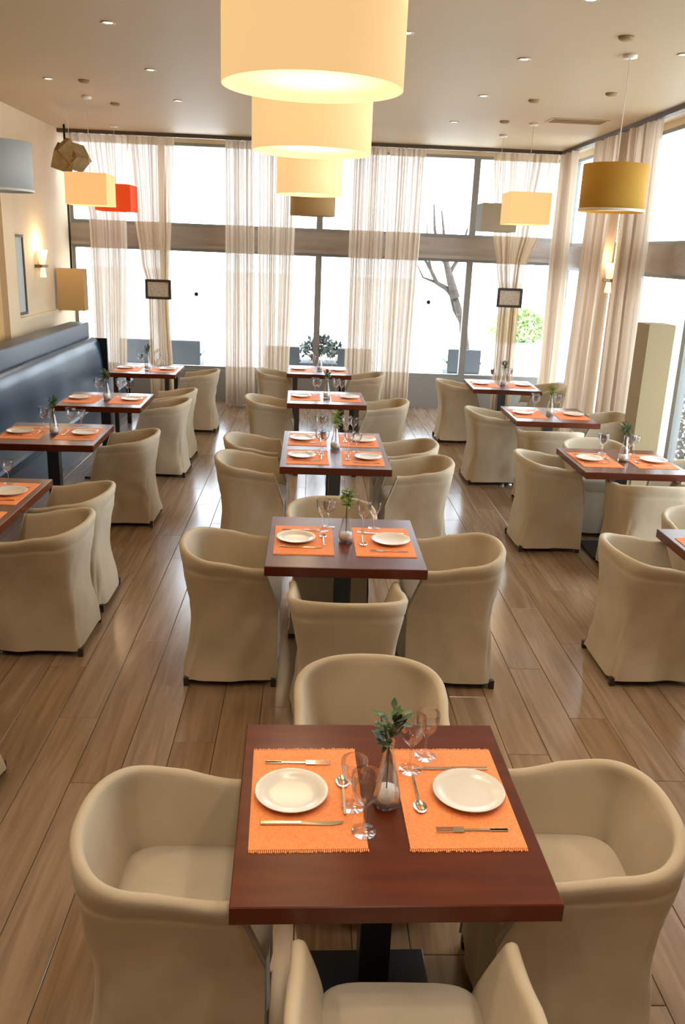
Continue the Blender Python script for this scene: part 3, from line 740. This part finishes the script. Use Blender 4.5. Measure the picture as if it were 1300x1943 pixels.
# wall sconces
def sconce(x, y, z, rz, label, e):
    r = empty('wall_sconce', (x, y, z), rz, label, 'lamp')
    MB().box(0, .09, -.13, .13, -.018, .018, .004).build('bar', M_brown, r)
    MB().lathe([(.032, .018), (.068, .19), (.064, .19), (.028, .022)], 20, (.06, 0, 0), close=True).build('upper_glass', M_glow, r)
    MB().lathe([(.024, -.018), (.038, -.13), (.03, -.135), (.0, -.135)], 20, (.06, 0, 0)).build('lower_glass', M_glow, r)
    l = bpy.data.lights.new('bulb_light', 'POINT'); l.energy = e; l.color = WARM; l.shadow_soft_size = .04
    o = bpy.data.objects.new('bulb_light', l); COL.objects.link(o); o.parent = r; o.location = (.13, 0, .24)
sconce(LX, 11.05, 1.90, 0, 'lit wall sconce with brown bar above the banquette', 9)
tag(MB().box(RX-.28, RX-.06, 9.68, 9.86, .1, CEIL-.1).build('trim_5', M_wall), kind='structure')
sconce(RX-.28, 9.77, 2.02, PI, 'small glowing sconce between the right-hand curtains', 5)
# framed picture on left wall
r = empty('wall_picture', (LX, 10.30, 1.36), 0, 'narrow dark-framed pale picture on the wall beside the sconce', 'picture')
MB().box(0, .035, -.16, -.13, 0, .90).box(0, .035, .13, .16, 0, .90).box(0, .035, -.13, .13, 0, .03).box(0, .035, -.13, .13, .87, .90).build('frame', M_outgrey, r)
MB().box(.002, .02, -.13, .13, .03, .87).build('print', M_shadeB, r)

# ---------------------------------------------------------------- ceiling fixtures
def mk_down():
    r = empty('recessed_downlight'); tag(r, cat='light')
    MB().lathe([(.030, -.002), (.047, -.008), (.050, 0), (.028, 0)], 28, close=True).build('ring', M_chrome, r)
    MB().lathe([(0, -.003), (.029, -.003), (.029, 0), (0, 0)], 20, smooth=False).build('lens', M_bulb, r)
    return r
KD = Kind(mk_down)
names = {(-1.4, 6.4): 'nearest downlight left of the big pendant', (-1.4, 7.95): 'second downlight of the left ceiling line', (-1.4, 9.5): 'farthest downlight of the left ceiling line', (-2.44, 8.6): 'downlight in the ceiling near the left wall',
 (.59, 6.26): 'downlight just right of the big pendant', (1.52, 5.3): 'downlight at the top edge right of centre', (1.52, 6.85): 'second downlight in the line above the right row', (1.52, 8.4): 'third downlight in the line above the right row', (1.52, 10.05): 'farthest downlight in the line above the right row', (2.55, 6.46): 'downlight at the right edge of the ceiling'}
for (x, y) in SPOTS:
    if (x, y) in names: KD.place((x, y, CEIL), 0, 'recessed '+names[(x, y)], 'recessed downlights')
    l = bpy.data.lights.new('spot_light', 'SPOT'); l.energy = SPOT_W*(2.3 if y < 3.3 else .42); l.color = (1, .84, .66) if y < 3.3 else WARM; l.spot_size = 2.0; l.spot_blend = 1; l.shadow_soft_size = .12
    lo = bpy.data.objects.new('spot_light', l); COL.objects.link(lo); lo.location = (x, y, CEIL-.02)
def mk_det():
    r = MB().lathe([(0, 0), (.05, 0), (.05, -.012), (.035, -.022), (0, -.022)], 24).build('ceiling_sprinkler', M_kraft); return tag(r, cat='fixture')
KSn = Kind(mk_det)
for (x, y, l) in ((2.0, 6.07, 'small round sprinkler nearest the top right'), (2.01, 8.5, 'small round sprinkler above the right row'), (2.03, 9.84, 'farthest small round sprinkler on the right'), (-2.12, 8.6, 'small round sprinkler near the left wall'), (-2.12, 9.88, 'farther small round sprinkler near the left wall'), (2.56, 7.99, 'small round sprinkler near the right window wall')):
    KSn.place((x, y, CEIL), 0, l+' in the ceiling', 'ceiling sprinklers')
r = empty('ceiling_vent', (2.75, 9.6, CEIL), 0, 'rectangular slatted air vent in the ceiling at the right', 'vent')
MB().box(-.30, .30, -.16, -.14, -.008, 0).box(-.30, .30, .14, .16, -.008, 0).box(-.30, -.28, -.14, .14, -.008, 0).box(.28, .30, -.14, .14, -.008, 0).build('frame', M_ceil, r)
for k in range(6): MB().box(-.28, .28, -.125+k*.046, -.105+k*.046, -.006, 0).build('slat', M_kraft, r)
